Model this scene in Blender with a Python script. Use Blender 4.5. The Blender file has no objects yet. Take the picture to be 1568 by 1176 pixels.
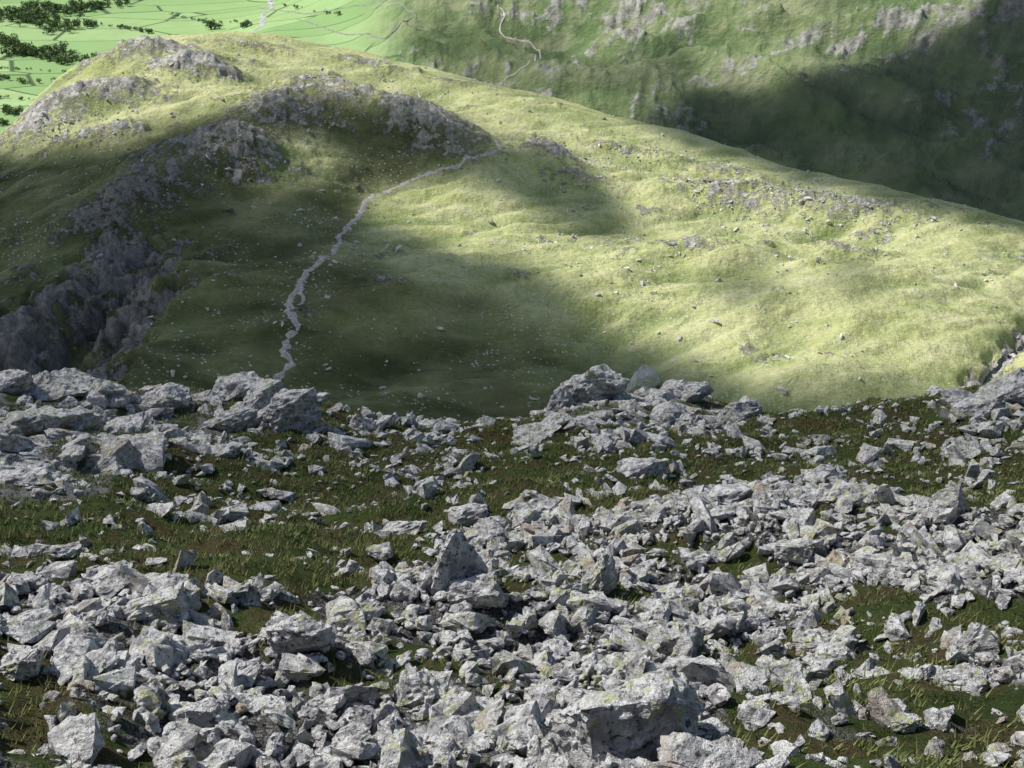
import bpy, bmesh, math, random
import numpy as np
from mathutils import Vector, noise as mn, Matrix, Euler
random.seed(7); rng=np.random.default_rng(11)
S=bpy.context.scene
# ---------------------------------------------------------------- camera
PIT=math.radians(28); F=784/math.tan(math.radians(25))
cd=bpy.data.cameras.new('camera'); cam=bpy.data.objects.new('camera',cd); S.collection.objects.link(cam)
cd.sensor_width=36; cd.lens=18/math.tan(math.radians(25)); cd.clip_start=0.1; cd.clip_end=30000
cam.location=(0,0,0); cam.rotation_euler=(math.radians(90)-PIT,0,0); S.camera=cam
cP,sP=math.cos(PIT),math.sin(PIT)
def ray(u,v):
    a=u-784; b=v-588; fw=F*cP-b*sP; dz=-F*sP-b*cP; h=np.hypot(a,fw)
    return np.degrees(np.arctan2(a,fw)), dz/h
def proj(x,y,z):
    f=y*cP-z*sP; up=y*sP+z*cP
    f=np.where(f<0.1,0.1,f)
    return 784+F*x/f, 588-F*up/f
# ---------------------------------------------------------------- noise
def perlin(x,y,seed=0):
    xi=np.floor(x).astype(np.int64); yi=np.floor(y).astype(np.int64); xf=x-xi; yf=y-yi
    def g(ix,iy,fx,fy):
        h=(ix*374761393+iy*668265263+seed*974634777)&0xffffffff
        h=((h^(h>>13))*1274126177)&0xffffffff; h=h^(h>>16)
        a=(h&1023)*(2*math.pi/1024); return np.cos(a)*fx+np.sin(a)*fy
    s=xf*xf*xf*(xf*(xf*6-15)+10); t=yf*yf*yf*(yf*(yf*6-15)+10)
    n0=g(xi,yi,xf,yf)*(1-s)+g(xi+1,yi,xf-1,yf)*s
    n1=g(xi,yi+1,xf,yf-1)*(1-s)+g(xi+1,yi+1,xf-1,yf-1)*s
    return (n0*(1-t)+n1*t)*1.5
def fbm(x,y,o=4,seed=0,gain=.5):
    s=0;a=1
    for i in range(o): s=s+a*perlin(x*2**i+i*17.3,y*2**i-i*9.1,seed+i); a*=gain
    return s
def ridged(x,y,o=4,seed=0):
    s=0;a=1
    for i in range(o): s=s+a*(1-2*np.abs(perlin(x*2**i+i*17.3,y*2**i-i*9.1,seed+i))); a*=.5
    return s
def sst(a,b,x):
    t=np.clip((x-a)/(b-a),0,1); return t*t*(3-2*t)
# ---------------------------------------------------------------- zone masks
MW,MH=520,420; OX,OY=-256,-252
gu,gv=np.meshgrid(OX+4*np.arange(MW)+2,OY+4*np.arange(MH)+2)
def polym(p):
    m=np.zeros(gu.shape,bool); n=len(p)
    for i in range(n):
        x1,y1=p[i];x2,y2=p[(i+1)%n]
        if y1==y2: continue
        c=((gv>=min(y1,y2))&(gv<max(y1,y2)))&(gu<(x2-x1)*(gv-y1)/(y2-y1)+x1); m^=c
    return m.astype(float)
def blur(m,s):
    k=int(3*s)+1; w=np.exp(-.5*(np.arange(-k,k+1)/s)**2); w/=w.sum()
    p=np.pad(m,k,mode='edge')
    p=np.apply_along_axis(lambda r:np.convolve(r,w,'valid'),1,p)
    return np.apply_along_axis(lambda r:np.convolve(r,w,'valid'),0,p)
def samp(m,u,v):
    x=np.clip((u-OX)/4-.5,0,MW-1.001); y=np.clip((v-OY)/4-.5,0,MH-1.001)
    xi=x.astype(int); yi=y.astype(int); fx=x-xi; fy=y-yi
    return (m[yi,xi]*(1-fx)+m[yi,xi+1]*fx)*(1-fy)+(m[yi+1,xi]*(1-fx)+m[yi+1,xi+1]*fx)*fy
# ---------------------------------------------------------------- polar terrain sheet
fine=np.arange(-35,35.001,0.07)
coarse=np.arange(38,181,4.0); 
AZ=np.concatenate([-coarse[::-1],fine,coarse]); AZ[0]=-180; AZ[-1]=180
def geo(a,b,q): n=max(2,int(round(math.log(b/a)/q))); return a*np.exp(np.linspace(0,math.log(b/a),n,endpoint=False))
R=np.concatenate([[0.05,.5,1,1.5,2,2.5,3,3.5],geo(4,50,.0075),geo(50,230,.035),geo(230,930,.0032),geo(930,1120,.02),geo(1120,2900,.0045),geo(2900,12000,.06),[12000]])
nA,nR=len(AZ),len(R); print('grid',nA,nR,nA*nR)
def ring(pts):
    L=[]
    for p in pts:
        if p[0]=='w': L.append(p[1:])
        else:
            a,t=ray(p[0],p[1]); L.append((a,p[2],t*p[2]))
    L=np.array(sorted(L)); a=np.linspace(-45,45,1801)
    r=np.interp(a,L[:,0],L[:,1]); z=np.interp(a,L[:,0],L[:,2])
    k=np.exp(-.5*(np.arange(-60,61)/14)**2);k/=k.sum()
    sm=lambda q:np.convolve(np.pad(q,60,mode='edge'),k,'valid')
    r=sm(r);z=sm(z); return np.interp(AZ,a,r),np.interp(AZ,a,z)
us=[-250,0,250,500,784,1000,1250,1568,1800]
rings=[]
rings.append((np.full(nA,0.01),np.full(nA,-1.7)))
rings.append(ring([(u,1180,6.4) for u in us]))
rings.append(ring([(u,1000,9.6) for u in us]))
rings.append(ring([(u,850,15) for u in us]))
rings.append(ring([(u,750,21) for u in us]))
rings.append(ring([(-250,680,27),(0,680,27),(250,690,26.5),(500,705,26),(784,705,26),(1000,690,26.5),(1250,700,26),(1568,680,27),(1800,680,27)]))
rings.append(ring([(-250,585,38),(0,592,38),(150,602,37.5),(300,612,36),(500,652,33),(640,655,33),(780,652,34),(880,628,35),(1050,612,36.5),(1200,640,34),(1400,618,37),(1568,592,38),(1800,585,38)]))
rings.append((np.full(nA,52.),rings[-1][1]-13)); rings.append((np.full(nA,120.),np.full(nA,-92.)))
rings.append((np.full(nA,255.),np.full(nA,-172.)))
crest=[(-400,420,640),(-150,320,700),(0,212,760),(50,165,785),(100,122,800),(150,88,820),(200,66,830),(260,56,845),(330,50,850),(430,60,850),(520,76,840),(600,95,830),(700,120,815),(770,135,800),(830,150,790),(960,185,770),(1100,225,740),(1200,262,715),(1300,283,700),(1410,305,680),(1480,325,665),(1568,352,650),(1750,420,610),(1950,500,560)]
for f in (1,.8,.6,.4,.2,0):
    rings.append(ring([(u,v+(605-v)*f,330*(r/330)**(1-f)) for u,v,r in crest]))
rc,zc=rings[-1]
rings.append((rc*1.06,zc-.27*.06*rc)); rings.append((rc*1.2,zc-.27*.06*rc-.55*.14*rc))
rings.append(ring([('w',-45,1150,-385),('w',-10,1180,-385),('w',0,1080,-390),('w',15,1000,-400),('w',45,980,-400)]))
rings.append(ring([('w',-45,1500,-381),('w',-15,1520,-381),(400,70,1700),(600,110,1500),(830,145,1400),(1050,200,1250),(1300,290,1190),(1568,340,1150),('w',45,1150,-350)]))
rings.append(ring([('w',-45,2000,-380),('w',-15,2000,-380),(400,35,2050),(600,45,1680),(830,90,1520),(1050,120,1400),(1300,160,1330),(1568,200,1290),('w',45,1290,-290)]))
rings.append(ring([('w',-45,2600,-378),('w',-15,2600,-378),(400,0,2500),(600,-30,1900),(830,20,1660),(1050,40,1520),(1300,60,1480),(1568,60,1430),('w',45,1430,-230)]))
rings.append(ring([('w',-45,3400,-330),('w',-15,3300,-330),(400,-60,2900),(600,-120,2150),(830,-80,1850),(1050,-60,1680),(1300,-60,1630),(1568,-80,1570),('w',45,1570,-150)]))
rings.append((rings[-1][0]+1200,np.full(nA,60.))); rings.append((np.full(nA,9000.),np.full(nA,-60.))); rings.append((np.full(nA,12001.),np.full(nA,-100.)))
KR=np.array([r for r,z in rings]); KZ=np.array([z for r,z in rings])
h=np.diff(KR,axis=0); d=np.diff(KZ,axis=0)/h
M=np.zeros_like(KZ); M[0]=d[0]; M[-1]=d[-1]
same=(d[:-1]*d[1:]>0); w1=2*h[1:]+h[:-1]; w2=h[1:]+2*h[:-1]
with np.errstate(divide='ignore',invalid='ignore'): hm=(w1+w2)/(w1/d[:-1]+w2/d[1:])
M[1:-1]=np.where(same,hm,0)
Z=np.zeros((nA,nR))
for i in range(nA):
    k=np.clip(np.searchsorted(KR[:,i],R,side='right')-1,0,len(KR)-2)
    hh=h[k,i]; t=(R-KR[k,i])/hh
    Z[i]=(2*t**3-3*t**2+1)*KZ[k,i]+(t**3-2*t**2+t)*hh*M[k,i]+(3*t**2-2*t**3)*KZ[k+1,i]+(t**3-t**2)*hh*M[k+1,i]
A2=np.radians(AZ)[:,None]; RR=np.broadcast_to(R[None,:],Z.shape)
X=RR*np.sin(A2); Y=RR*np.cos(A2)
wb=sst(50,130,np.abs(AZ))[:,None]; zb=-1.7+np.minimum(RR*.3,220)-sst(1500,8000,RR)*300
Z=Z*(1-wb)+zb*wb
i0=len(coarse); i1=i0+len(fine)
def hit(u,v,rmin=4):
    a,t=ray(u,v); i=int(np.clip(round((a+35)/.07),0,len(fine)-1))+i0
    T=Z[i]/R; ok=np.where((T>=t)&(R>rmin))[0]
    j=ok[0] if len(ok) else nR-2
    j=max(j,1); t0,t1=T[j-1],T[j]; f=np.clip((t-t0)/(t1-t0+1e-9),0,1); r=R[j-1]+(R[j]-R[j-1])*f
    aa=math.radians(a); return np.array([r*math.sin(aa),r*math.cos(aa),t*r])
def zat(x,y):
    x=np.asarray(x,float);y=np.asarray(y,float)
    r=np.hypot(x,y); a=np.degrees(np.arctan2(x,y)); fi=np.interp(a,AZ,np.arange(nA)); fj=np.interp(r,R,np.arange(nR))
    i=np.clip(fi.astype(int),0,nA-2); j=np.clip(fj.astype(int),0,nR-2); fi=fi-i; fj=fj-j
    return (Z[i,j]*(1-fi)+Z[i+1,j]*fi)*(1-fj)+(Z[i,j+1]*(1-fi)+Z[i+1,j+1]*fi)*fj
rock=np.zeros_like(Z)
hillw=sst(230,300,RR)*(1-sst(1.0,1.12,RR/rc[:,None]))
def polyd(P):
    best=np.full(Z.shape,1e9); al=np.zeros(Z.shape); n=len(P)-1
    for k,((x1,y1,_),(x2,y2,_)) in enumerate(zip(P[:-1],P[1:])):
        dx,dy=x2-x1,y2-y1; L=dx*dx+dy*dy; t=np.clip(((X-x1)*dx+(Y-y1)*dy)/L,0,1)
        dd=np.hypot(X-x1-t*dx,Y-y1-t*dy)
        m=dd<best; best=np.where(m,dd,best); al=np.where(m,(k+t)/n,al)
    return best,al
# craggy gully on the left flank
gl=[hit(u,v,200) for u,v in [(235,330),(205,370),(170,420),(125,465),(70,510),(-20,560),(-150,610)]]
dg,ag=polyd(gl); dgn=dg+10*fbm(X/24,Y/24,3,5)+5*fbm(X/8,Y/8,3,8)
depth=6+27*sst(0,.5,ag)
wd=11+14*ag
pq=dgn/wd/1.45; prof=1-(.35*sst(.1,.4,pq)+.3*sst(.55,.8,pq)+.35*sst(1.0,1.5,pq))
Z-=depth*prof*hillw*sst(0,.08,ag)
gn=fbm(X/13,Y/13,3,12)
rock=np.maximum(rock,(.85+.6*gn)*sst(.04,.35,prof)*(1-.6*sst(.93,1,prof))*hillw*sst(.0,.1,ag))
cliffmask=np.exp(-(dg/40)**2)*hillw
lf=hit(20,400,200); Z-=10*np.exp(-.5*(((X-lf[0])/70)**2+((Y-lf[1])/60)**2))*hillw
# knolls
kn=[(545,222,27,58,24,-.10,.74),(650,215,13,34,18,-.3,.85),(430,205,14,34,22,.2,.75),(440,262,14,24,18,0,.4),(375,258,9,14,12,0,1.),(370,250,10,22,18,0,.8),(310,245,10,22,18,0,1.),(255,300,6,22,14,.3,.75),(240,260,6,16,14,.3,.75),(200,320,7,20,12,.3,.9),(150,350,6,20,12,.3,.85),
    (285,125,9,20,14,0,1.1),(110,180,10,36,16,.3,.95),(60,200,7,20,14,.3,.95),(150,215,5,30,10,.1,.75),(230,95,8,40,12,0,.95),(180,150,7,26,12,0,.8),(330,115,6,14,10,0,1.),(390,80,4,30,10,0,.6),(560,105,4,24,8,0,.7),(700,135,4,24,8,0,.6),(860,180,6,50,20,-.2,0),(840,255,7,16,10,0,1.0),(900,285,4,20,12,0,.6),(1440,345,7,60,26,-.4,.3),(1290,330,6,40,20,-.4,.68),(1130,310,6,44,18,-.4,.68),(1230,300,4,30,12,-.4,.68),(1100,270,3,30,12,-.4,.65),(960,235,4,30,10,-.3,.6),(1300,400,4,16,8,-.3,.7),(1040,440,3,20,8,-.3,.6),(250,480,5,60,24,.1,0),(550,500,5,70,30,.1,0),(760,470,6,80,30,.1,0),(340,440,4,40,20,.1,0),(660,420,5,60,24,.1,0),(1050,420,7,60,24,-.3,0),(1250,500,8,70,22,-.3,0),(950,470,5,60,22,-.3,.2),(1330,450,7,50,20,-.5,0),(1200,420,5,60,20,-.4,0)]
for (u,v,hh,sx,sy,ro,rk) in kn:
    p=hit(u,v,250); dx=X-p[0]; dy=Y-p[1]; c,s=math.cos(ro),math.sin(ro)
    q=((dx*c+dy*s)/sx)**2+((-dx*s+dy*c)/sy)**2
    g=np.where(q<12,np.exp(-.5*np.minimum(q,40)),0)
    Z+=hh*g*hillw
    if rk: rock=np.maximum(rock,rk*g*.9)
RVP=[(1700,430),(1568,488),(1540,515),(1520,535),(1480,572),(1455,610)]
rv=[hit(u,v,250) for u,v in RVP]
drv,_=polyd(rv); drn=drv+2.0*fbm(X/12,Y/12,3,19); Z-=7*np.exp(-(drn/5)**2)*hillw+9*np.exp(-(drv/28)**2)*hillw
rock=np.maximum(rock,.8*np.exp(-(drn/5)**2)*hillw)
c,s=math.cos(.55),math.sin(.55); xr=X*c+Y*s; yr=-X*s+Y*c
u1=fbm(xr/130,yr/55,2,21); u2=fbm(xr/50,yr/22,2,31)
und=5.0*u1+3.2*u2+.7*fbm(X/11,Y/9,2,41)+.25*fbm(X/3.2,Y/3.2,1,43)
u3=np.abs(perlin(xr/90,yr/11,44)); u4=np.abs(perlin(xr/60,yr/20,46))
und+=1.7*u3+2.0*u4
und=und*(1-.6*np.exp(-((RR-rc[:,None])/60)**2))
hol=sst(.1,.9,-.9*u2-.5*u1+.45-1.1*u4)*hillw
Z+=und*hillw
rn=fbm(X/34,Y/24,4,51); rock=np.maximum(rock,.5*sst(.42,.95,rn)*hillw)
rock=rock+.24*fbm(X/9,Y/6,3,57)*(rock>.25)
crag=ridged(X/16,Y/13,4,61); Z+=rock*hillw*(2.4*crag+ 1.2*ridged(X/4.5,Y/4.5,2,66))
# far
farw=sst(1.3,1.5,RR/rc[:,None])
azr=np.degrees(A2); slopew=sst(-9,-4,azr)+0*RR; slopew=np.maximum(slopew,sst(2600,3200,RR)*np.ones_like(Z))
c,s=math.cos(-.75),math.sin(-.75); xf=X*c+Y*s; yf=-X*s+Y*c
xw=xf+25*fbm(X/150,Y/150,2,70)
fr=ridged(yf/230+.4*fbm(X/300,Y/300,2,69),xw/620,2,71); fr2=ridged(yf/60,xw/300,3,74)
Z+=farw*slopew*(fr*30+fr2*9+2.0*ridged(X/28,Y/40,3,77)-18)
Z+=farw*(1-slopew)*1.2*fbm(X/150,Y/150,3,79)
frock=.85*sst(.7,1.7,ridged(X/50,Y/60,4,81)*.6+.9*fbm(X/240,Y/240,2,85)+.35*fr2)*slopew*farw
for (u,v,sx,sy,k) in [(960,40,26,80,1.15),(900,95,18,40,1.),(1140,95,60,14,.85),(1350,45,140,14,1.05),(1480,30,90,22,1.05),(780,15,70,24,.9),(1090,125,50,12,.85),(1520,190,60,20,.9),(1380,235,40,14,.7),(1230,60,60,10,.8),(1250,120,60,10,.7),(1460,150,50,12,.7),(870,10,30,30,.8)]:
    p=hit(u,v,1100); g=np.exp(-.5*(((X-p[0])/sx)**2+((Y-p[1])/sy)**2)); frock=np.maximum(frock,k*g*(.75+.8*fbm(X/30,Y/30,3,88)))
Z+=farw*frock*6*ridged(X/22,Y/22,3,89)
rock=np.maximum(rock,frock*.9*(RR>1000))
# near
nw=(1-sst(60,120,RR))*sst(1,5,RR)
nn=.6*fbm(X/7.5,Y/6,3,91)+.2*fbm(X/1.6,Y/1.6,3,93)+.05*fbm(X/.4,Y/.4,2,95)
Z+=nn*nw
U,V=proj(X,Y,Z)
T=np.where(R[None]>4,Z/R[None],-9); cm=np.maximum.accumulate(T,axis=1); vis=T>=cm-1e-9
infr=(U>-240)&(U<1810)&(V>-230)&(V<1400)&(np.abs(azr)<36)
scree=polym([(-240,900),(0,900),(180,885),(420,890),(560,905),(640,850),(720,805),(800,775),(1000,775),(1080,750),(1250,735),(1400,775),(1800,790),(1800,935),(1450,935),(1320,890),(1250,950),(1150,965),(1110,1040),(1130,1400),(-240,1400)])
scree-=.8*polym([(770,830),(880,850),(880,890),(770,880)]); scree-=.85*polym([(350,925),(480,930),(500,970),(370,980)]); scree-=.8*polym([(0,960),(90,965),(80,1005),(0,1010)])
scree-=.75*polym([(1080,840),(1190,850),(1170,885),(1090,875)]); scree-=.7*polym([(0,1110),(170,1120),(270,1176),(0,1400)]); scree-=.6*polym([(520,925),(610,935),(600,970),(520,965)]); scree-=.5*polym([(180,1000),(260,1010),(250,1040),(170,1030)]); scree-=.5*polym([(950,900),(1010,910),(1000,940),(950,935)])
scree=np.maximum(scree,.42*polym([(1100,935),(1800,935),(1800,1400),(1100,1400)]))
scree=np.maximum(scree,.75*polym([(1420,960),(1800,940),(1800,1050),(1440,1040)]))
scree=np.maximum(scree,.15*polym([(-240,640),(1800,620),(1800,900),(-240,900)]))
for p in ([(540,610),(760,650),(700,760),(580,740)],[(180,650),(460,660),(420,780),(200,790)],[(850,660),(1140,640),(1180,730),(900,740)],[(0,820),(140,830),(140,880),(0,880)],[(1300,640),(1560,640),(1560,720),(1300,700)]):
    scree=np.maximum(scree,.34*polym(p))
scree=blur(np.clip(scree,0,1),2.2)
cragm=polym([(-240,560),(0,560),(170,570),(330,570),(490,620),(490,660),(250,690),(150,770),(-240,800)])+polym([(840,600),(930,555),(1060,580),(1150,620),(1130,655),(850,660)])+polym([(1430,590),(1568,560),(1800,560),(1800,670),(1430,650)])+.5*polym([(500,620),(700,620),(700,670),(500,670)])
cragm=blur(np.clip(cragm,0,1),1.5)
nearv=infr&(RR<60)
def dense(m,x,y): return np.clip(m-.04*(m>.6)+(.62*fbm(x/2.2,y/1.6,3,101)+.2*fbm(x/.6,y/.6,2,105))*(m>.03)*np.where(m>.6,1,.6),0,1)
scv=dense(np.where(nearv,samp(scree,U,V),.3),X,Y)
crv=np.where(nearv,samp(cragm,U,V),0)
# ---------------------------------------------------------------- mesh builders
def mkmesh(name,verts,faces,attrs=None,smooth=True,mat=None,parent=None):
    me=bpy.data.meshes.new(name); n=len(verts); k=faces.shape[1]; m=len(faces)
    me.vertices.add(n); me.vertices.foreach_set('co',np.ascontiguousarray(verts,dtype=np.float32).ravel())
    me.loops.add(m*k); me.loops.foreach_set('vertex_index',np.ascontiguousarray(faces,dtype=np.int32).ravel())
    me.polygons.add(m); me.polygons.foreach_set('loop_start',np.arange(0,m*k,k,dtype=np.int32)); me.polygons.foreach_set('loop_total',np.full(m,k,dtype=np.int32))
    me.polygons.foreach_set('use_smooth',np.full(m,smooth,dtype=bool))
    me.update(calc_edges=True)
    for a,v in (attrs or {}).items():
        at=me.attributes.new(a,'FLOAT','POINT'); at.data.foreach_set('value',np.ascontiguousarray(v,dtype=np.float32).ravel())
    ob=bpy.data.objects.new(name,me); S.collection.objects.link(ob)
    if mat: me.materials.append(mat)
    if parent: ob.parent=parent
    return ob
class MB:
    def __init__(s,name):
        s.m=bpy.data.materials.new(name); s.m.use_nodes=True; s.t=s.m.node_tree; s.t.nodes.clear()
        s.o=s.n('ShaderNodeOutputMaterial'); s.geo=s.n('ShaderNodeNewGeometry')
    def n(s,t,**k):
        x=s.t.nodes.new(t)
        for a,b in k.items(): setattr(x,a,b)
        return x
    def put(s,sock,v):
        if isinstance(v,bpy.types.NodeSocket): s.t.links.new(v,sock)
        elif v is not None:
            if hasattr(sock.default_value,'__len__') and isinstance(v,tuple) and len(v)==3 and len(sock.default_value)==4: v=v+(1,)
            sock.default_value=v
    def pos(s,sc=(1,1,1),rot=0):
        x=s.n('ShaderNodeMapping'); s.put(x.inputs[0],s.geo.outputs['Position']); x.inputs['Scale'].default_value=sc; x.inputs['Rotation'].default_value=(0,0,rot); return x.outputs[0]
    def noise(s,scale,det=4,rough=.55,vec=None,dist=0,lo=.35,hi=.65):
        x=s.n('ShaderNodeTexNoise'); s.put(x.inputs['Vector'],vec or s.geo.outputs['Position']); x.inputs['Scale'].default_value=scale; x.inputs['Detail'].default_value=det; x.inputs['Roughness'].default_value=rough; x.inputs['Distortion'].default_value=dist
        return s.mr(x.outputs['Fac'],lo,hi)
    def mr(s,v,lo,hi,a=0,b=1):
        x=s.n('ShaderNodeMapRange'); s.put(x.inputs[0],v); x.inputs[1].default_value=lo; x.inputs[2].default_value=hi; x.inputs[3].default_value=a; x.inputs[4].default_value=b; return x.outputs[0]
    def vor(s,scale,feat='F1',vec=None,out='Distance'):
        x=s.n('ShaderNodeTexVoronoi',feature=feat); s.put(x.inputs['Vector'],vec or s.geo.outputs['Position']); x.inputs['Scale'].default_value=scale; return x.outputs[out]
    def mix(s,f,a,b,mode='MIX'):
        x=s.n('ShaderNodeMix',data_type='RGBA',blend_type=mode); s.put(x.inputs[0],f); s.put(x.inputs[6],a); s.put(x.inputs[7],b); return x.outputs[2]
    def ma(s,op,a,b=0.,clamp=False):
        x=s.n('ShaderNodeMath',operation=op,use_clamp=clamp); s.put(x.inputs[0],a); s.put(x.inputs[1],b); return x.outputs[0]
    def at(s,name): return s.n('ShaderNodeAttribute',attribute_name=name).outputs['Fac']
    def fin(s,col,bump=None,dist=.1,strength=1,rough=.95,spec=.15):
        p=s.n('ShaderNodeBsdfPrincipled'); s.put(p.inputs['Base Color'],col); s.put(p.inputs['Roughness'],rough); s.put(p.inputs['Specular IOR Level'],spec)
        if bump is not None:
            b=s.n('ShaderNodeBump'); s.put(b.inputs['Height'],bump); b.inputs['Distance'].default_value=dist; b.inputs['Strength'].default_value=strength; s.t.links.new(b.outputs[0],p.inputs['Normal'])
        s.t.links.new(p.outputs[0],s.o.inputs[0]); return s.m
def rock_mat(name,sc=1.0,lich=1.0):
    b=MB(name); r=b.at('rnd')
    c=b.mix(b.noise(2.5*sc,4),(.31,.29,.305),(.54,.525,.53))
    c=b.mix(b.ma('MULTIPLY',r,.5),c,(.68,.67,.665))
    c=b.mix(b.ma('MULTIPLY',b.noise(6*sc,5,.7,lo=.45,hi=.54),.9),c,(.88,.87,.85))
    w=b.noise(1.3*sc,3,lo=.52,hi=.62); w=b.ma('MULTIPLY',w,b.mr(r,.6,.9)); c=b.mix(b.ma('MULTIPLY',w,.6),c,(.54,.38,.22))
    c=b.mix(b.ma('MULTIPLY',b.noise(13*sc,4,.65,lo=.56,hi=.63),.92),c,(.09,.085,.085))
    y=b.ma('MULTIPLY',b.noise(9*sc,2,lo=.54,hi=.60),b.noise(.9*sc,2,lo=.46,hi=.56)); c=b.mix(b.ma('MULTIPLY',y,.7*lich),c,(.54,.57,.27))
    hgt=b.noise(5*sc,6,.72,vec=b.pos((1,1,1.9)),lo=0,hi=1)
    return b.fin(c,hgt,.24/sc,1,.9,.2)
MROCK=rock_mat('lichened_rock'); MBIG=rock_mat('boulder_rock',.8)
def far_rock(name,col1,col2,sc):
    b=MB(name); c=b.mix(b.noise(sc,3),col1,col2); c=b.mix(b.ma('MULTIPLY',b.at('rnd'),.6),c,(.8,.79,.75)); return b.fin(c,b.noise(sc*3,3),.3)
MHR=far_rock('hill_rock',(.42,.40,.37),(.80,.78,.72),.5)
b=MB('mossy_ground'); sc_=b.at('scree')
g=b.mix(b.noise(.5,4),(.05,.075,.024),(.11,.145,.045)); g=b.mix(b.noise(1.2,4,lo=.46,hi=.60),g,(.125,.095,.05)); g=b.mix(b.ma('MULTIPLY',b.noise(9,3),.5),g,(.035,.05,.017)); g=b.mix(b.ma('MULTIPLY',b.noise(26,2,lo=.55,hi=.7),.6),g,(.20,.21,.09))
gr=b.mix(b.vor(16,out='Color'),(.08,.075,.07),(.38,.37,.36)); gr=b.mix(b.mr(b.vor(16,'DISTANCE_TO_EDGE'),0,.12),(.025,.025,.022),gr)
f=b.mr(b.ma('ADD',sc_,b.ma('MULTIPLY',b.noise(3,4),.3)),.75,1.0); c=b.mix(f,g,gr)
c=b.mix(b.ma('MULTIPLY',b.mr(b.ma('ADD',b.at('crag'),b.ma('MULTIPLY',b.noise(1.2,4),.6)),1.1,1.35),.8),c,(.34,.33,.34))
MNEAR=b.fin(c,b.ma('ADD',b.noise(8,6,.7,lo=0,hi=1),b.ma('MULTIPLY',b.noise(60,2,lo=0,hi=1),.35)),.25,1,1,.05)
b=MB('fell_grass')
st=b.pos((1,3.2,1),.55)
g=b.mix(b.noise(.012,3),(.47,.51,.18),(.66,.66,.32)); g=b.mix(b.ma('MULTIPLY',b.noise(.05,4,vec=st),.7),g,(.74,.71,.44)); g=b.mix(b.ma('MULTIPLY',b.noise(.03,4,vec=st,lo=.5,hi=.66),.55),g,(.28,.36,.12))
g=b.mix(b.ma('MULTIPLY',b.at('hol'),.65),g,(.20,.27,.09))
g=b.mix(b.ma('MULTIPLY',b.noise(.35,5,.7,vec=st,lo=.42,hi=.62),.5),g,(.31,.36,.135)); g=b.mix(b.ma('MULTIPLY',b.noise(.9,3,.7,lo=.56,hi=.66),.5),g,(.80,.78,.58))
mo=b.mix(b.noise(.06,4),(.08,.095,.042),(.17,.18,.085)); mo=b.mix(b.ma('MULTIPLY',b.noise(.35,5,.7,vec=st,lo=.45,hi=.6),.5),mo,(.06,.07,.035)); mo=b.mix(b.ma('MULTIPLY',b.noise(.025,3,vec=st,lo=.5,hi=.6),.5),mo,(.23,.23,.12))  # dark moorland colour, lowered further to deepen the cloud shadow
g=b.mix(b.ma('MULTIPLY',b.at('moor_shade'),.93),g,mo)
sp=b.ma('MULTIPLY',b.mr(b.vor(.42),.24,.13),b.noise(.03,3,lo=.46,hi=.58)); g=b.mix(b.ma('MULTIPLY',sp,.85),g,(.76,.74,.68))
rk=b.mix(b.noise(.3,5,.7),(.34,.31,.28),(.86,.84,.77)); rk=b.mix(b.ma('MULTIPLY',b.noise(.12,3,vec=b.pos((1,1,.3)),lo=.5,hi=.6),.5),rk,(.27,.24,.21)); rk=b.mix(b.ma('MULTIPLY',b.at('moor_shade'),.4),rk,(.24,.215,.20)); rk=b.mix(b.ma('MULTIPLY',b.at('cliff'),.5),rk,b.mix(b.noise(.25,4,.7,vec=b.pos((1,1,.4))),(.13,.105,.10),(.36,.31,.29)))  # outcrop colour also darkened inside the shadowed moor area
f=b.mr(b.ma('ADD',b.at('rock'),b.ma('MULTIPLY',b.noise(.22,5,.8),.7)),.80,.98); c=b.mix(f,g,rk)
MHILL=b.fin(c,b.ma('ADD',b.noise(.35,6,.7,lo=0,hi=1),b.ma('MULTIPLY',f,b.noise(.6,4,.7,lo=0,hi=1))),2.1,1,1,.03)
b=MB('valley_and_fellside'); sl=b.at('slope')
vo=b.n('ShaderNodeTexVoronoi'); b.put(vo.inputs['Vector'],b.pos((.7,1.5,0),.12)); vo.inputs['Scale'].default_value=.0065
fld=b.mix(b.mr(vo.outputs['Color'],0,1),(.20,.36,.13),(.40,.54,.25)); fld=b.mix(b.ma('MULTIPLY',b.noise(.03,4),.5),fld,(.29,.39,.17))
ve=b.n('ShaderNodeTexVoronoi',feature='DISTANCE_TO_EDGE'); b.put(ve.inputs['Vector'],b.pos((.7,1.5,0),.12)); ve.inputs['Scale'].default_value=.0065
fld=b.mix(b.mr(ve.outputs['Distance'],.008,.02),(.09,.13,.07),fld)
s1=b.mix(b.noise(.005,4),(.16,.24,.10),(.34,.39,.19)); s1=b.mix(b.ma('MULTIPLY',b.noise(.03,5,.7,vec=b.pos((1,.3,1),-.8)),.65),s1,(.11,.16,.08)); s1=b.mix(b.ma('MULTIPLY',b.noise(.02,5,.7,vec=b.pos((.3,1,1),.75),lo=.5,hi=.62),.6),s1,(.42,.43,.27))
s1=b.mix(b.ma('MULTIPLY',b.at('dim'),.75),s1,b.mix(b.noise(.02,5,.65),(.075,.095,.07),(.18,.20,.14)))  # cloud shade painted into the slope colour: darker and greyer
rk=b.mix(b.noise(.08,5,.7),(.22,.20,.195),(.62,.60,.56)); rk=b.mix(b.ma('MULTIPLY',b.at('dim'),.5),rk,(.17,.16,.16))  # crags darkened by the same painted shade
f=b.ma('MULTIPLY',b.mr(b.ma('ADD',b.at('rock'),b.ma('MULTIPLY',b.noise(.07,6,.85),.7)),.82,1.05),.85); s1=b.mix(f,s1,rk)
c=b.mix(sl,fld,s1)
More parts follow.
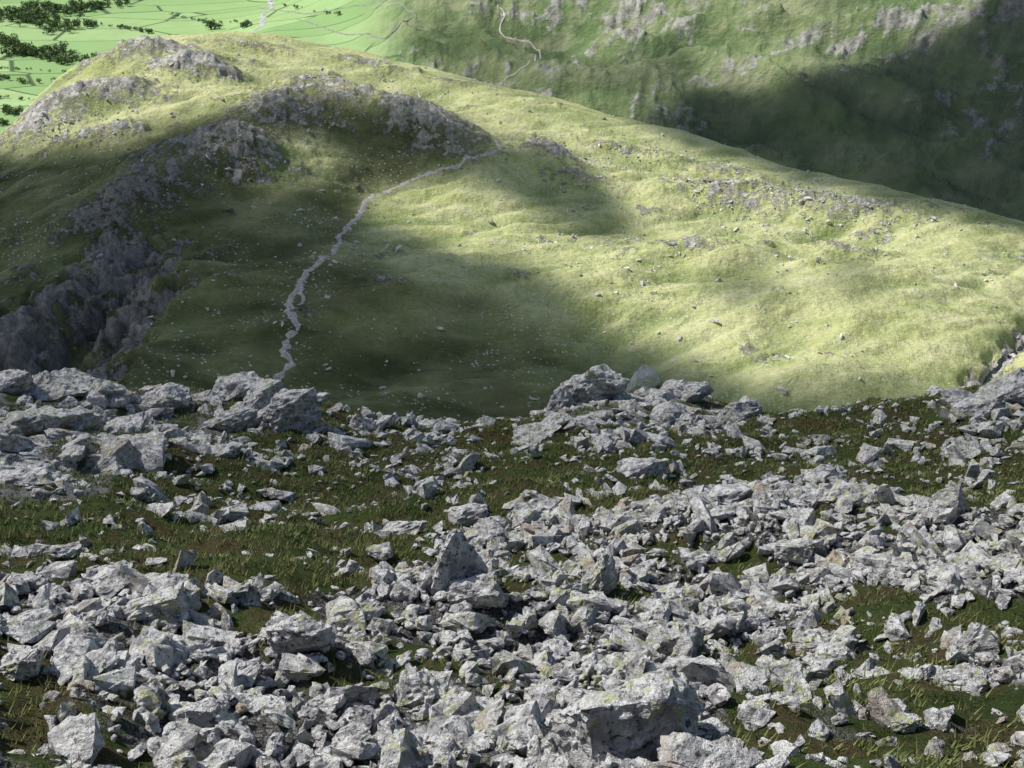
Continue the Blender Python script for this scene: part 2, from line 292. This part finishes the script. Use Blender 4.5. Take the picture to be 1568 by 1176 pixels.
MFAR=b.fin(c,b.ma('MULTIPLY',b.noise(.07,6,.75,lo=0,hi=1),b.mr(sl,0,1,.1,1)),8,1,1,.03)
moor_shade=blur(polym([(-240,230),(30,235),(190,215),(300,180),(430,150),(640,165),(760,215),(700,250),(560,300),(540,360),(600,420),(760,470),(900,540),(1100,620),(1200,720),(-240,720)])-.8*polym([(400,215),(500,215),(540,250),(500,275),(400,285)]),4)  # moorland tone mask, traced along the cloud shadow to paint it darker
mv=np.where(infr,samp(moor_shade,U+14*fbm(U/60,V/40,3,113),V+10*fbm(U/60,V/40,3,115)),.5)*np.clip(.9+.4*fbm(X/50,Y/30,3,111),0,1)
far_shade=blur(polym([(1810,-240),(1540,-240),(1500,20),(1340,95),(1240,105),(1180,135),(1080,130),(1000,160),(960,190),(1100,240),(1300,300),(1568,360),(1810,400)]),6)  # outline of the fellside cloud shadow, painted as darker colour
dim=np.where(infr,samp(far_shade,U,V),.3)*np.clip(.85+.5*fbm(X/80,Y/80,3,117),0,1)
j1=int(np.searchsorted(R,90)); j2=int(np.searchsorted(R,1000))
def sheet(name,ja,jb,mat,attrs):
    jj=np.arange(ja,jb+1); P=np.stack([X[:,jj],Y[:,jj],Z[:,jj]],-1); n=len(jj)
    idx=np.arange(nA*n).reshape(nA,n); a=idx[:-1,:-1];bq=idx[1:,:-1];c=idx[1:,1:];dq=idx[:-1,1:]
    fc=np.stack([a,dq,c,bq],-1).reshape(-1,4)
    return mkmesh(name,P.reshape(-1,3),fc,{k:v[:,jj] for k,v in attrs.items()},True,mat)
sheet('rocky_hillside_ground',0,j1,MNEAR,{'scree':scv,'crag':crv})
sheet('grassy_hill',j1,j2,MHILL,{'rock':rock,'moor_shade':mv,'cliff':cliffmask,'hol':hol})
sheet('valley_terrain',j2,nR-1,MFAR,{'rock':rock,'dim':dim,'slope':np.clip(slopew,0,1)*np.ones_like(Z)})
# ---------------------------------------------------------------- rocks
def hull(npts,dim,cuts,amp,seed,boxy=.5):
    rr=random.Random(seed); bm=bmesh.new()
    for _ in range(npts):
        p=Vector([rr.gauss(0,1) for _ in range(3)]).normalized(); m=max(abs(c) for c in p); q=p/m
        p=p.lerp(q,boxy)*rr.uniform(.78,1); bm.verts.new((p.x*dim[0],p.y*dim[1],p.z*dim[2]))
    r=bmesh.ops.convex_hull(bm,input=bm.verts); bmesh.ops.delete(bm,geom=list({g for g in r['geom_interior']+r['geom_unused'] if isinstance(g,bmesh.types.BMVert)}),context='VERTS')
    for c in range(cuts):
        bmesh.ops.subdivide_edges(bm,edges=bm.edges[:],cuts=1,use_grid_fill=True); bmesh.ops.triangulate(bm,faces=bm.faces[:])
    if cuts:
        bm.normal_update(); o=Vector((seed*3.7,seed*1.3,0)); mx=max(dim)
        mv_=[]
        for v in bm.verts:
            p=v.co/mx
            n=mn.fractal(p*2.2+o,.8,2,4)*amp+ (abs(mn.noise(p*Vector((3,3,7)) + o))-.25)*amp*1.2
            k=mn.noise(p*1.7-o); st_=(round(p.z*5+k*2)-(p.z*5+k*2))*amp*.55
            mv_.append(v.co+v.normal*(n*mx)+Vector((p.x,p.y,0))*st_*mx)
        for v,c in zip(bm.verts,mv_): v.co=c
    bmesh.ops.triangulate(bm,faces=bm.faces[:])
    bm.verts.index_update(); V_=np.array([v.co[:] for v in bm.verts]); F_=np.array([[v.index for v in f.verts] for f in bm.faces]); bm.free(); return V_,F_
def rotm(ax,ay,az_):
    ca,sa,cb,sb,cc,sc2=np.cos(ax),np.sin(ax),np.cos(ay),np.sin(ay),np.cos(az_),np.sin(az_)
    return np.stack([np.stack([cb*cc,sa*sb*cc-ca*sc2,ca*sb*cc+sa*sc2],-1),np.stack([cb*sc2,sa*sb*sc2+ca*cc,ca*sb*sc2-sa*cc],-1),np.stack([-sb,sa*cb,ca*cb],-1)],-2)
def scatter(name,P,size,variants,mat,tilt=.5,base=-.4,smooth=False):
    n=len(P); vi=rng.integers(0,len(variants),n); Vs=[];Fs=[];As=[];off=0
    Rm=rotm(rng.normal(0,tilt,n),rng.normal(0,tilt,n),rng.uniform(0,6.283,n))
    Rm2=rotm(np.full(n,base),np.zeros(n),np.zeros(n))@Rm
    an=np.stack([rng.uniform(.8,1.35,n),rng.uniform(.7,1.15,n),rng.uniform(.7,1.3,n)],-1)
    rd=rng.uniform(0,1,n)
    for k,(v,f) in enumerate(variants):
        s_=np.where(vi==k)[0]
        if not len(s_): continue
        w=np.einsum('nij,nvj->nvi',Rm2[s_],v[None]*an[s_][:,None]*size[s_][:,None,None])+P[s_][:,None]
        Vs.append(w.reshape(-1,3)); Fs.append((f[None]+(np.arange(len(s_))*len(v))[:,None,None]).reshape(-1,3)+off); As.append(np.repeat(rd[s_],len(v))); off+=len(s_)*len(v)
    return mkmesh(name,np.concatenate(Vs),np.concatenate(Fs),{'rnd':np.concatenate(As)},smooth,mat)
hiv=[hull(random.randint(11,18),(1,.70,.38+.32*random.random()),2,.085,100+i,.6) for i in range(16)]
lov=[hull(random.randint(10,16),(1,.68,.35+.3*random.random()),1,.075,200+i,.6) for i in range(12)]
def cand(n,r0,r1): 
    r=np.sqrt(rng.uniform(r0*r0,r1*r1,n)); a=np.radians(rng.uniform(-35,35,n)); x=r*np.sin(a);y=r*np.cos(a); z=zat(x,y); u,v=proj(x,y,z); return x,y,z,u,v,r
x,y,z,u,v,r=cand(84000,4.8,44)
dm=dense(samp(scree,u,v),x,y)
keep=rng.uniform(0,1,len(x))<np.where(dm>.5,dm,dm*.42)*(1.0-.15*(r<11))
x,y,z,u,v,r,dm=[q[keep] for q in (x,y,z,u,v,r,dm)]
size=np.clip(np.exp(rng.normal(math.log(.061),.62,len(x))),.024,.30)*(1+.022*r)
P=np.stack([x,y,z+size*.2+rng.uniform(0,.07,len(x))*(dm>.7)],-1); nr=(r<13)
print('stones',len(x),nr.sum())
scatter('scree_stones',P[nr],size[nr],hiv,MROCK); scatter('scree_stones',P[~nr],size[~nr],lov,MROCK)
x,y,z,u,v,r=cand(16000,20,42); cm_=samp(cragm,u,v)*np.clip(.8+1.1*fbm(x/3,y/3,2,181),0,1.5); keep=rng.uniform(0,1,len(x))<cm_*.17
x,y,z=x[keep],y[keep],z[keep]; size=np.clip(np.exp(rng.normal(math.log(.25),.55,len(x))),.09,.95); print('crag',len(x))
scatter('rock_outcrop',np.stack([x,y,z-size*.05],-1),size,hiv,MROCK,.3)
bl=[(955,1178,250,190,0),(700,915,105,120,1),(445,658,100,82,0),(400,632,80,60,0),(350,615,110,56,0),(55,668,150,46,0),(70,606,150,46,1),(10,600,90,40,0),(150,612,80,40,1),(250,625,90,40,0),(905,618,120,76,0),(860,630,60,44,1),(985,600,70,46,1),(1060,618,70,36,0),(1135,645,74,40,0),(1300,775,120,50,0),(1120,778,80,38,0),(1457,794,62,60,1),(608,820,90,26,0),(718,806,72,36,0),(582,862,60,24,0),(922,905,70,72,1),(730,940,110,60,0),(850,985,80,60,0),(455,1010,110,70,0),(350,660,90,40,0),(90,858,60,24,0),(668,660,36,24,0),(630,652,34,26,1),(548,660,60,32,1),(990,728,95,30,0),(645,750,60,24,0),(1215,862,66,30,0),(300,1120,90,50,0),(1100,1170,70,60,0),(820,680,90,30,0),(205,690,120,34,0),(1560,622,110,60,1),(1500,640,80,40,0),(1500,1010,90,60,1),(1480,1060,110,40,0),(30,1040,80,50,0),(230,960,110,60,0),(640,1080,90,60,0),(340,700,70,22,0),(120,720,130,34,0),(40,740,130,40,0),(1040,606,60,30,0),(850,655,60,26,0),(1250,1000,70,34,0),(380,1090,80,50,0),(1000,960,60,40,0),(1180,1010,50,30,0),(1390,1120,60,30,0),(560,960,70,40,0),(1330,880,60,34,0)]
for k,(u_,v_,w,hp,pt) in enumerate(bl):
    p=hit(u_,v_,4); dist=np.linalg.norm(p); mpp=dist/F; wx=w*mpp/2; hz=hp*mpp*.62
    cuts=4 if w>90 else 3
    Vb,Fb=hull(random.randint(13,20),(wx,wx*.75,hz),cuts,.085,300+k,.5)
    if pt: zz=np.clip((Vb[:,2]+hz*.2)/(hz*1.1),0,1); Vb[:,0]*=1-.6*zz; Vb[:,1]*=1-.5*zz; Vb[:,2]*=1.15
    rz=random.uniform(-.5,.5); c,s=math.cos(rz),math.sin(rz); Vb=np.stack([Vb[:,0]*c-Vb[:,1]*s,Vb[:,0]*s+Vb[:,1]*c,Vb[:,2]],-1)
    Vb[:,2]+=-.25*Vb[:,1]+.18*Vb[:,0]
    y0=p[1]+wx*.45; zb_=float(zat(p[0],y0)); Vb+=np.array([p[0],y0,zb_+hz*.45])
    mkmesh('boulder',Vb,Fb,{'rnd':np.full(len(Vb),random.random()*.5)},False,MBIG)
# grass tufts
x,y,z,u,v,r=cand(110000,4.8,44); dm=dense(samp(scree,u,v),x,y); keep=(rng.uniform(0,1,len(x))<np.clip(1.1-dm*1.0,0.02,1))&(fbm(x/.9,y/.9,2,131)+rng.normal(0,.25,len(x))>-.25)
x,y,z,r=x[keep],y[keep],z[keep],r[keep]; n=len(x); nb=6; print('tufts',n)
bx=np.repeat(x,nb)+rng.normal(0,.04,n*nb); by=np.repeat(y,nb)+rng.normal(0,.04,n*nb); bz=np.repeat(z,nb)-.01
L=np.repeat(rng.uniform(.03,.11,n),nb)*rng.uniform(.6,1.3,n*nb); an=rng.uniform(0,6.283,n*nb); ln=rng.uniform(.2,1.1,n*nb); w=.006+.0003*np.repeat(r,nb)
B=np.stack([bx,by,bz],-1); sd_=np.stack([np.cos(an+1.57),np.sin(an+1.57),0*an],-1)*w[:,None]
tip=B+np.stack([np.cos(an)*ln*L,np.sin(an)*ln*L,L],-1)
Vg=np.stack([B-sd_,B+sd_,tip],1).reshape(-1,3); Fg=np.arange(len(Vg)).reshape(-1,3)
b=MB('grass_blades'); c=b.mix(b.at('rnd'),(.07,.12,.03),(.24,.26,.11)); c=b.mix(b.noise(.8,2),c,(.15,.145,.06)); MG=b.fin(c)
mkmesh('grass',Vg,Fg,{'rnd':np.repeat(np.repeat(rng.uniform(0,1,n),nb),3)},False,MG)
# hill stones
hs=blur(.11*polym([(0,60),(400,50),(1568,330),(1568,620),(0,620)])+.5*polym([(840,210),(960,220),(960,310),(830,280)])+.9*polym([(1040,270),(1240,280),(1380,330),(1360,380),(1080,350)])+.35*polym([(460,330),(560,310),(560,400),(440,470),(430,560),(480,560)])+.8*polym([(260,90),(350,100),(340,140),(260,130)])+.8*polym([(50,170),(200,130),(190,210),(30,240)])+.7*polym([(300,210),(420,240),(400,275),(280,240)])+.5*polym([(440,155),(660,170),(690,215),(480,210)])+.3*polym([(850,330),(1050,380),(1000,500),(850,430)])+.4*polym([(900,190),(1300,290),(1500,340),(1400,380),(900,260)]),2)
n=180000; r=np.sqrt(rng.uniform(260**2,860**2,n)); a=np.radians(rng.uniform(-30,30,n)); x=r*np.sin(a);y=r*np.cos(a);z=zat(x,y);u,v=proj(x,y,z)
cl_=np.clip(.4+1.2*fbm(x/12,y/12,2,141),0,2); keep=rng.uniform(0,1,n)<samp(hs,u,v)*cl_*.5; x,y,z=x[keep],y[keep],z[keep]; size=np.clip(np.exp(rng.normal(math.log(.5),.55,len(x))),.22,2.2)
print('hill stones',len(x)); lo2=[hull(12,(1,.75,.5),0,0,400+i,.5) for i in range(6)]
scatter('hillside_stones',np.stack([x,y,z+size*.15],-1),size,lo2,MHR)
# ---------------------------------------------------------------- ribbons draped on terrain
def ribbon(name,pts,width,mat,off=.3,rmin=200,rag=.5,step=1.2,seed=1,W=None,wig=.9):
    if W is None: W=[hit(u_,v_,rmin)[:2] for u_,v_ in pts]
    Q=[]
    for p,q in zip(W[:-1],W[1:]):
        m=max(1,int(np.linalg.norm(q-p)/step)); Q+= [p+(q-p)*t/m for t in range(m)]
    Q.append(W[-1]); Q=np.array(Q)
    k=np.ones(5)/5; Qs=np.stack([np.convolve(np.pad(Q[:,i],2,mode='edge'),k,'valid') for i in (0,1)],-1)
    s_=np.arange(len(Qs))*step; Qs+=np.stack([perlin(s_/14,s_*0+.3,seed),perlin(s_/14,s_*0+.7,seed+1)],-1)*width*wig
    d_=np.gradient(Qs,axis=0); d_/=np.linalg.norm(d_,axis=1)[:,None]+1e-9; nrm=np.stack([-d_[:,1],d_[:,0]],-1)
    wl=width*.5*np.clip(1+rag*1.6*fbm(s_/4,s_*0,3,seed+2),.15,3); wr=width*.5*np.clip(1+rag*1.6*fbm(s_/4,s_*0+5,3,seed+3),.15,3); cols=5; V_=[]
    for c_ in range(cols):
        f=c_/(cols-1); o=(-wl*(1-f)+wr*f); p=Qs+nrm*o[:,None]; e=c_ in(0,cols-1)
        V_.append(np.stack([p[:,0],p[:,1],zat(p[:,0],p[:,1])+off*(.1 if e else 1)],-1))
    V_=np.stack(V_,1); n=len(Qs); idx=np.arange(n*cols).reshape(n,cols); fc=np.stack([idx[:-1,:-1],idx[:-1,1:],idx[1:,1:],idx[1:,:-1]],-1).reshape(-1,4)
    return mkmesh(name,V_.reshape(-1,3),fc,None,True,mat)
b=MB('path_gravel'); c=b.mix(b.noise(.8,5,.7),(.40,.34,.31),(.88,.80,.75)); MP=b.fin(c,b.noise(2,4),.3)
ribbon('footpath',[(425,590),(440,570),(452,552),(436,540),(447,520),(455,500),(443,480),(440,462),(452,440),(470,420),(492,398),(515,382),(524,362),(532,342),(548,325),(560,305),(590,292),(620,280),(650,268),(690,256),(715,243),(745,236),(765,228),(762,216)],2.5,MP,.22,200,.9)
ribbon('footpath',[(440,462),(456,470),(462,450),(458,430),(480,410),(500,392)],1.6,MP,.2,200,.9,seed=9)
ribbon('footpath',[(762,216),(720,200),(690,186),(660,160),(640,140)],1.2,MP,.2,200,.6,seed=19)
ribbon('valley_path',[(740,128),(790,112),(812,98),(828,84),(818,70),(795,62),(768,54),(764,38),(775,22),(760,5)],2.6,MP,1.0,1150,.6,step=4,seed=23)
b=MB('pale_river_shingle'); MRV=b.fin(b.mix(b.noise(.05,4),(.30,.30,.28),(.5,.5,.47)))
ribbon('river',[(340,55),(385,52),(405,38),(400,24),(418,12),(412,-2),(440,-20)],8,MRV,1.,1200,.6,step=6,seed=29)
b=MB('drystone_wall'); MWL=b.fin(b.mix(b.noise(.3,3),(.16,.16,.15),(.36,.35,.33)))
ribbon('field_wall',[(455,30),(520,52),(590,60),(640,30),(600,5)],1.6,MWL,1.3,1200,.2,step=5,seed=33)
ribbon('field_wall',[(395,12),(470,22),(560,8),(620,-10)],1.6,MWL,1.3,1200,.2,step=5,seed=37)
b=MB('stream_water'); MST=b.fin((.03,.035,.03),None,rough=.25,spec=.4)
ribbon('stream',None,1.8,MST,.15,250,.5,seed=53,W=[p[:2] for p in rv],wig=.5)
b=MB('tarn_water'); MW_=b.fin((.05,.08,.12),None,rough=.08,spec=.5)
for (u_,v_,w_) in [(349,321,3.6),(456,470,1.6)]:
    p=hit(u_,v_,200); an=np.linspace(0,6.283,25)[:-1]; rr_=1+.25*np.sin(an*3+u_); vx=np.stack([p[0]+np.cos(an)*w_*.8*rr_,p[1]+np.sin(an)*w_*.6*rr_],-1)
    zz=float(np.percentile(zat(vx[:,0],vx[:,1]),60)); Vp=np.concatenate([[[p[0],p[1],zz]],np.column_stack([vx,np.full(24,zz)])]); Fp=np.array([[0,1+i,1+(i+1)%24] for i in range(24)]); mkmesh('tarn',Vp,Fp,None,True,MW_)
# ---------------------------------------------------------------- valley trees
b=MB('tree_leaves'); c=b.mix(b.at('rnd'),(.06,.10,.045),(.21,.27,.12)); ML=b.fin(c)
TV=[];TF=[];TA=[];to=0
def tree(x,y,hh):
    global to
    z0=float(zat(x,y)); nb=130; nc=6
    cs=np.column_stack([rng.normal(0,.26,nc)*hh,rng.normal(0,.26,nc)*hh,rng.uniform(.3,.72,nc)*hh]); cr=rng.uniform(.2,.32,nc)*hh
    k=rng.integers(0,nc,nb); dd=rng.normal(0,1,(nb,3)); dd/=np.linalg.norm(dd,axis=1)[:,None]
    c_=cs[k]+dd*cr[k][:,None]*rng.uniform(.6,1.05,nb)[:,None]; s_=.10*hh
    t1=rng.normal(0,1,(nb,3))*s_; t2=rng.normal(0,1,(nb,3))*s_; q=np.stack([c_-t1*.6,c_+t1*.6,c_+t2],1).reshape(-1,3)
    rd=np.repeat(np.clip(.25+.5*dd[:,2]+rng.uniform(-.2,.3,nb),0,1),3)  # leaves coloured lighter on clump tops, darker below, with random spread
    tr=np.array([[-.03,0,0],[.03,0,0],[0,0,.6],[0,-.03,0],[0,.03,0],[0,0,.6]])*hh
    q=np.concatenate([q,tr])+np.array([x,y,z0]); rd=np.concatenate([rd,np.zeros(6)])
    TV.append(q);TF.append(np.arange(len(q)).reshape(-1,3)+to);TA.append(rd);to+=len(q)
def row(pts,n,hh,jit=4):
    W=[hit(u_,v_,1200) for u_,v_ in pts]; L=[np.linalg.norm(W[i+1]-W[i]) for i in range(len(W)-1)]; tot=sum(L)
    for k in range(n):
        s_=random.uniform(0,tot); i=0
        while s_>L[i] and i<len(L)-1: s_-=L[i]; i+=1
        p=W[i]+(W[i+1]-W[i])*(s_/L[i]); tree(p[0]+random.gauss(0,jit),p[1]+random.gauss(0,jit),hh*random.uniform(.6,1.3))
row([(0,62),(50,88),(110,98),(170,92)],60,14,8); row([(0,30),(40,25),(90,50)],80,16,30); row([(40,12),(110,20),(190,5)],80,15,22)
row([(0,120),(40,128),(110,128)],22,9,3); row([(0,172),(40,178)],14,10); row([(100,35),(180,42),(235,52)],30,8,3); row([(10,85),(90,80)],24,15,8)
row([(230,15),(320,35),(400,30)],20,6,3); row([(320,45),(336,45)],3,17,2); row([(362,48),(392,36)],6,11,3); row([(0,150),(60,155),(120,120)],30,5,2); row([(190,0),(260,-10)],30,12,15)
row([(0,105),(120,112),(160,100)],30,4,1.5); row([(0,190),(30,200)],8,7,3); row([(420,10),(520,25)],8,8,3)
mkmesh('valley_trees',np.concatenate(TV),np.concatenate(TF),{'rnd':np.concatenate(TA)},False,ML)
# ---------------------------------------------------------------- sun, sky, clouds
SE=math.radians(50); sx,sy=-.95,.30; hl=math.hypot(sx,sy); sx/=hl; sy/=hl
SD=np.array([sx*math.cos(SE),sy*math.cos(SE),math.sin(SE)])
ld=bpy.data.lights.new('sun','SUN'); ld.energy=5; ld.angle=math.radians(.53); ld.color=(1,.97,.91); lo=bpy.data.objects.new('sun',ld); S.collection.objects.link(lo)
lo.rotation_euler=Vector(SD).to_track_quat('Z','Y').to_euler()
w=bpy.data.worlds.new('World'); S.world=w; w.use_nodes=True; nt=w.node_tree; bg=nt.nodes['Background']; sk=nt.nodes.new('ShaderNodeTexSky'); sk.sky_type='NISHITA'; sk.sun_disc=False; sk.sun_elevation=SE; sk.sun_rotation=math.atan2(sx,sy); nt.links.new(sk.outputs[0],bg.inputs[0]); bg.inputs[1].default_value=.11
sh=polym([(-240,225),(0,232),(60,228),(190,222),(290,185),(345,165),(430,148),(560,152),(650,160),(770,215),(880,235),(960,320),(985,370),(900,370),(800,310),(740,285),(650,285),(560,300),(600,340),(700,385),(800,395),(870,430),(930,500),(1050,545),(1200,600),(1400,625),(1400,720),(-240,720)])
sh-=.95*polym([(310,225),(380,205),(470,205),(540,240),(530,275),(420,285),(360,275)])
sh-=.35*polym([(540,250),(700,250),(560,330),(500,330)])
sh+=.8*polym([(1265,395),(1330,400),(1345,460),(1280,450)])+.75*polym([(1070,415),(1180,420),(1190,470),(1090,460)])+.8*polym([(1200,570),(1430,575),(1420,625),(1200,625)])
sh+=1.*polym([(1810,-240),(1540,-240),(1500,20),(1340,95),(1240,105),(1180,135),(1080,130),(1000,160),(960,190),(1100,240),(1300,300),(1568,360),(1810,400)])
sh+=.5*polym([(600,40),(880,60),(870,150),(700,125)])+.5*polym([(880,90),(1060,60),(1060,150),(900,140)])
sh=np.clip(sh,0,1)
sh=blur(sh,2.0)
dens=np.where(RR<70,.5*sst(15,24,RR),samp(sh,U+14*fbm(U/90,V/60,3,151),V+10*fbm(U/90,V/60,3,153)))
ZC=900; kx=(ZC-Z)/SD[2]; CX=X+kx*SD[0]; CY=Y+kx*SD[1]
sel=infr&(RR<3300); wgt=(np.where(vis,1,.01)*np.where(RR<70,.02,1))[sel]
cs_=6.; x0,x1_,y0_,y1_=CX[sel].min()-200,CX[sel].max()+200,CY[sel].min()-200,CY[sel].max()+200
nx=int((x1_-x0)/cs_)+1; ny=int((y1_-y0_)/cs_)+1
ix=((CX[sel]-x0)/cs_).astype(int); iy=((CY[sel]-y0_)/cs_).astype(int); fl=iy*nx+ix
num=np.bincount(fl,wgt*dens[sel],nx*ny).reshape(ny,nx); den=np.bincount(fl,wgt,nx*ny).reshape(ny,nx)
out=np.where(den>1e-6,num/np.maximum(den,1e-9),np.nan)
for s_ in (1.5,4,12,40):
    n_=blur(num,s_); d_=blur(den,s_); out=np.where(np.isnan(out)&(d_>1e-7),n_/np.maximum(d_,1e-12),out)
out=np.nan_to_num(out,nan=.0); out=blur(out,.7)
xs=x0+cs_*(np.arange(nx)+.5); ys=y0_+cs_*(np.arange(ny)+.5); gx,gy=np.meshgrid(xs,ys)
edge=np.minimum(np.minimum(gx-xs[0],xs[-1]-gx),np.minimum(gy-ys[0],ys[-1]-gy)); out*=sst(0,120,edge)
gz=ZC+5*fbm(gx/120,gy/120,3,161)
idx=np.arange(nx*ny).reshape(ny,nx); fc=np.stack([idx[:-1,:-1],idx[:-1,1:],idx[1:,1:],idx[1:,:-1]],-1).reshape(-1,4); fc=fc[out.ravel()[fc].max(1)>.03]
b=MB('cloud_vapour'); tr=b.n('ShaderNodeBsdfTransparent'); df=b.n('ShaderNodeBsdfDiffuse'); tl=b.n('ShaderNodeBsdfTranslucent'); df.inputs[0].default_value=(.7,.7,.72,1); tl.inputs[0].default_value=(.20,.21,.23,1)
m1=b.n('ShaderNodeMixShader'); m1.inputs[0].default_value=.4; b.t.links.new(df.outputs[0],m1.inputs[1]); b.t.links.new(tl.outputs[0],m1.inputs[2])
m2=b.n('ShaderNodeMixShader'); b.put(m2.inputs[0],b.ma('MULTIPLY',b.at('cover'),.97,True)); b.t.links.new(tr.outputs[0],m2.inputs[1]); b.t.links.new(m1.outputs[0],m2.inputs[2]); b.t.links.new(m2.outputs[0],b.o.inputs[0])
mkmesh('cloud_layer',np.stack([gx,gy,gz],-1).reshape(-1,3),fc,{'cover':out},True,b.m)
S.view_settings.view_transform='Standard'; S.view_settings.look='None'; S.view_settings.exposure=0
